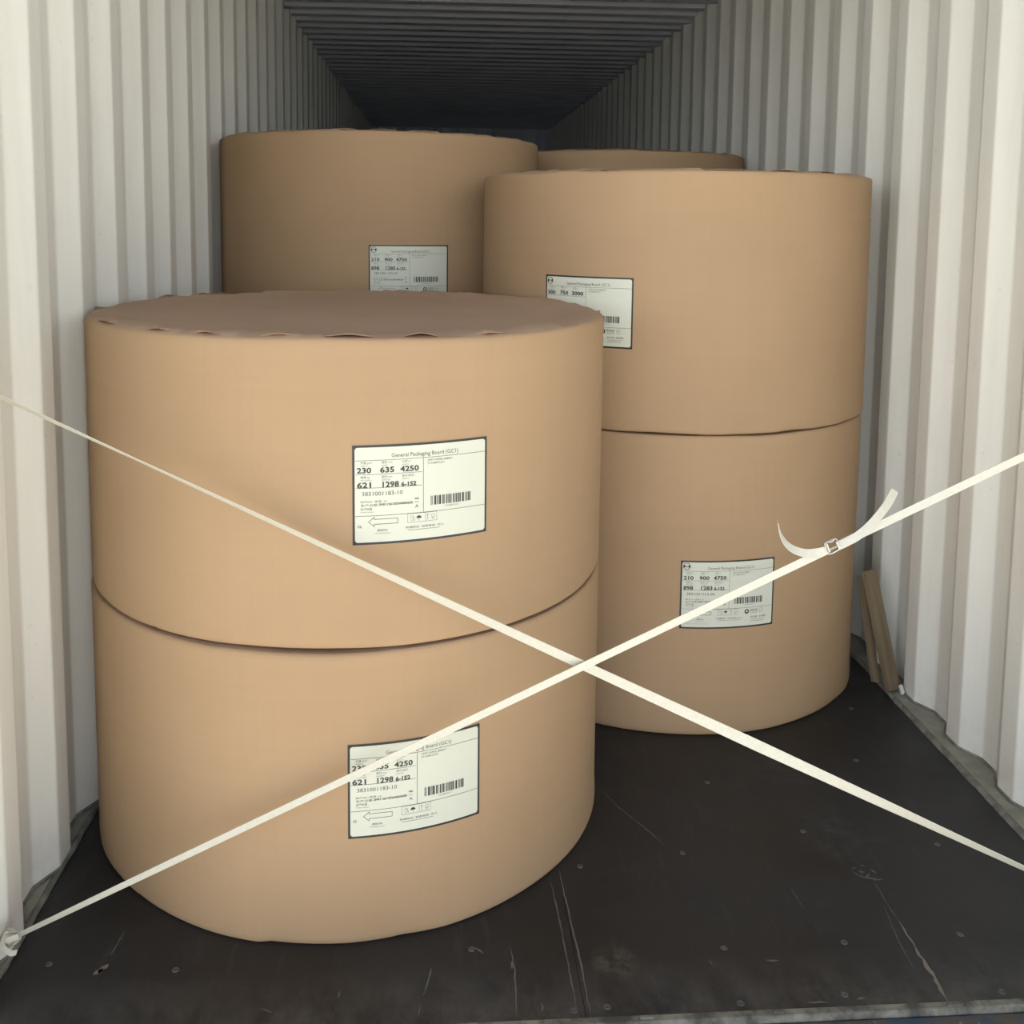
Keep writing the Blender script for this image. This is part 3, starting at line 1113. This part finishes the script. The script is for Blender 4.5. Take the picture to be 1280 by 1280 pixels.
o.location = -Vector(strap2.location)
# knot of webbing at the lower left ring
bm = bmesh.new()
K = Vector(s2_lo)
P = [K + Vector(q) for q in ((0.05, -0.004, 0.024), (0.03, -0.012, 0.018), (0.008, -0.016, 0.012), (0.004, -0.010, -0.004), (0.010, 0.004, -0.012), (0.022, 0.010, 0.0), (0.016, 0.004, 0.014), (0.004, -0.008, 0.020), (0.004, -0.022, 0.006), (0.020, -0.028, -0.004), (0.030, -0.022, -0.008))]
P = P[1:]
C_ = smooth_curve(P, 7)
nn = []
for i in range(len(C_)):
    a = i * 0.12
    nn.append(Vector((math.sin(a) * 0.5, -1, math.cos(a) * 0.6)).normalized())
ribbon(bm, C_, [0.010] * len(C_), nn)
o = obj('knot', bm, M_STRAP, strap2)
o.location = -Vector(strap2.location)


# lashing rings welded on the walls where the straps end
def lashing_ring(x, y, z, sg, label):
    r = thing('lashing_ring', label, 'lashing ring', (x, y, z), 'lashing rings on the walls')
    bm = bmesh.new()
    pts = [(sg * 0.024 * math.sin(a), 0.022 * math.cos(a), 0) for a in [PI * k / 16 for k in range(17)]]
    pts = [(0, 0.022, 0)] + pts[1:-1] + [(0, -0.022, 0)]
    tube(bm, pts, 0.0045, 10)
    obj('steel_loop', bm, M_WALL, r, smooth=True)
    bm = bmesh.new()
    box(bm, min(0, -sg * 0.036), max(0, -sg * 0.036) + 0.001, -0.03, 0.03, -0.012, 0.012, bevel=0.002)
    obj('weld_plate', bm, M_WALL, r)
    return r


lashing_ring(XL + 0.001, YP, s1_hi.z, 1, 'steel lashing ring high on the left wall at the falling strap')
lashing_ring(XL + 0.001, YP, s2_lo.z + 0.001, 1, 'steel lashing ring low on the left wall, knotted with webbing')
lashing_ring(XR - 0.001, YP, s1_lo.z, -1, 'steel lashing ring low on the right wall')
lashing_ring(XR - 0.001, YP, s2_hi.z, -1, 'steel lashing ring halfway up the right wall')

# ------------------------------------------------------------------ timber batten and scraps
def slanted_bar(p0, p1, wx, wy, mat_, name, parent=None):
    p0, p1 = Vector(p0), Vector(p1)
    t = (p1 - p0)
    L = t.length
    bm = bmesh.new()
    box(bm, -wx / 2, wx / 2, -wy / 2, wy / 2, 0, L, bevel=0.0015)
    me_o = obj(name, bm, mat_, parent)
    me_o.rotation_euler = t.to_track_quat('Z', 'Y').to_euler()
    me_o.location = p0
    return me_o


bat = slanted_bar((1.737, 3.045, 0.012), (1.684, 3.150, 0.372), 0.046, 0.026, M_TIMBER, 'timber_batten')
tag(bat, 'short pine batten leaning on the right wall beside the right-hand stack', 'wood batten')
bat2 = slanted_bar((1.703, 3.10, 0.012), (1.668, 3.172, 0.34), 0.010, 0.03, M_TIMBER, 'timber_strip')
tag(bat2, 'thin dark wood strip standing along the left edge of the leaning batten', 'wood strip')
bm = bmesh.new()
box(bm, -0.006, 0.006, -0.004, 0.004, 0, 0.032, bevel=0.001)
sc = obj('white_scrap', bm, M_TAPE)
sc.location = (1.755, 3.015, 0.012)
sc.rotation_euler = (0.0, -0.35, 0.3)
tag(sc, 'small white plastic scrap at the foot of the leaning batten', 'scrap')
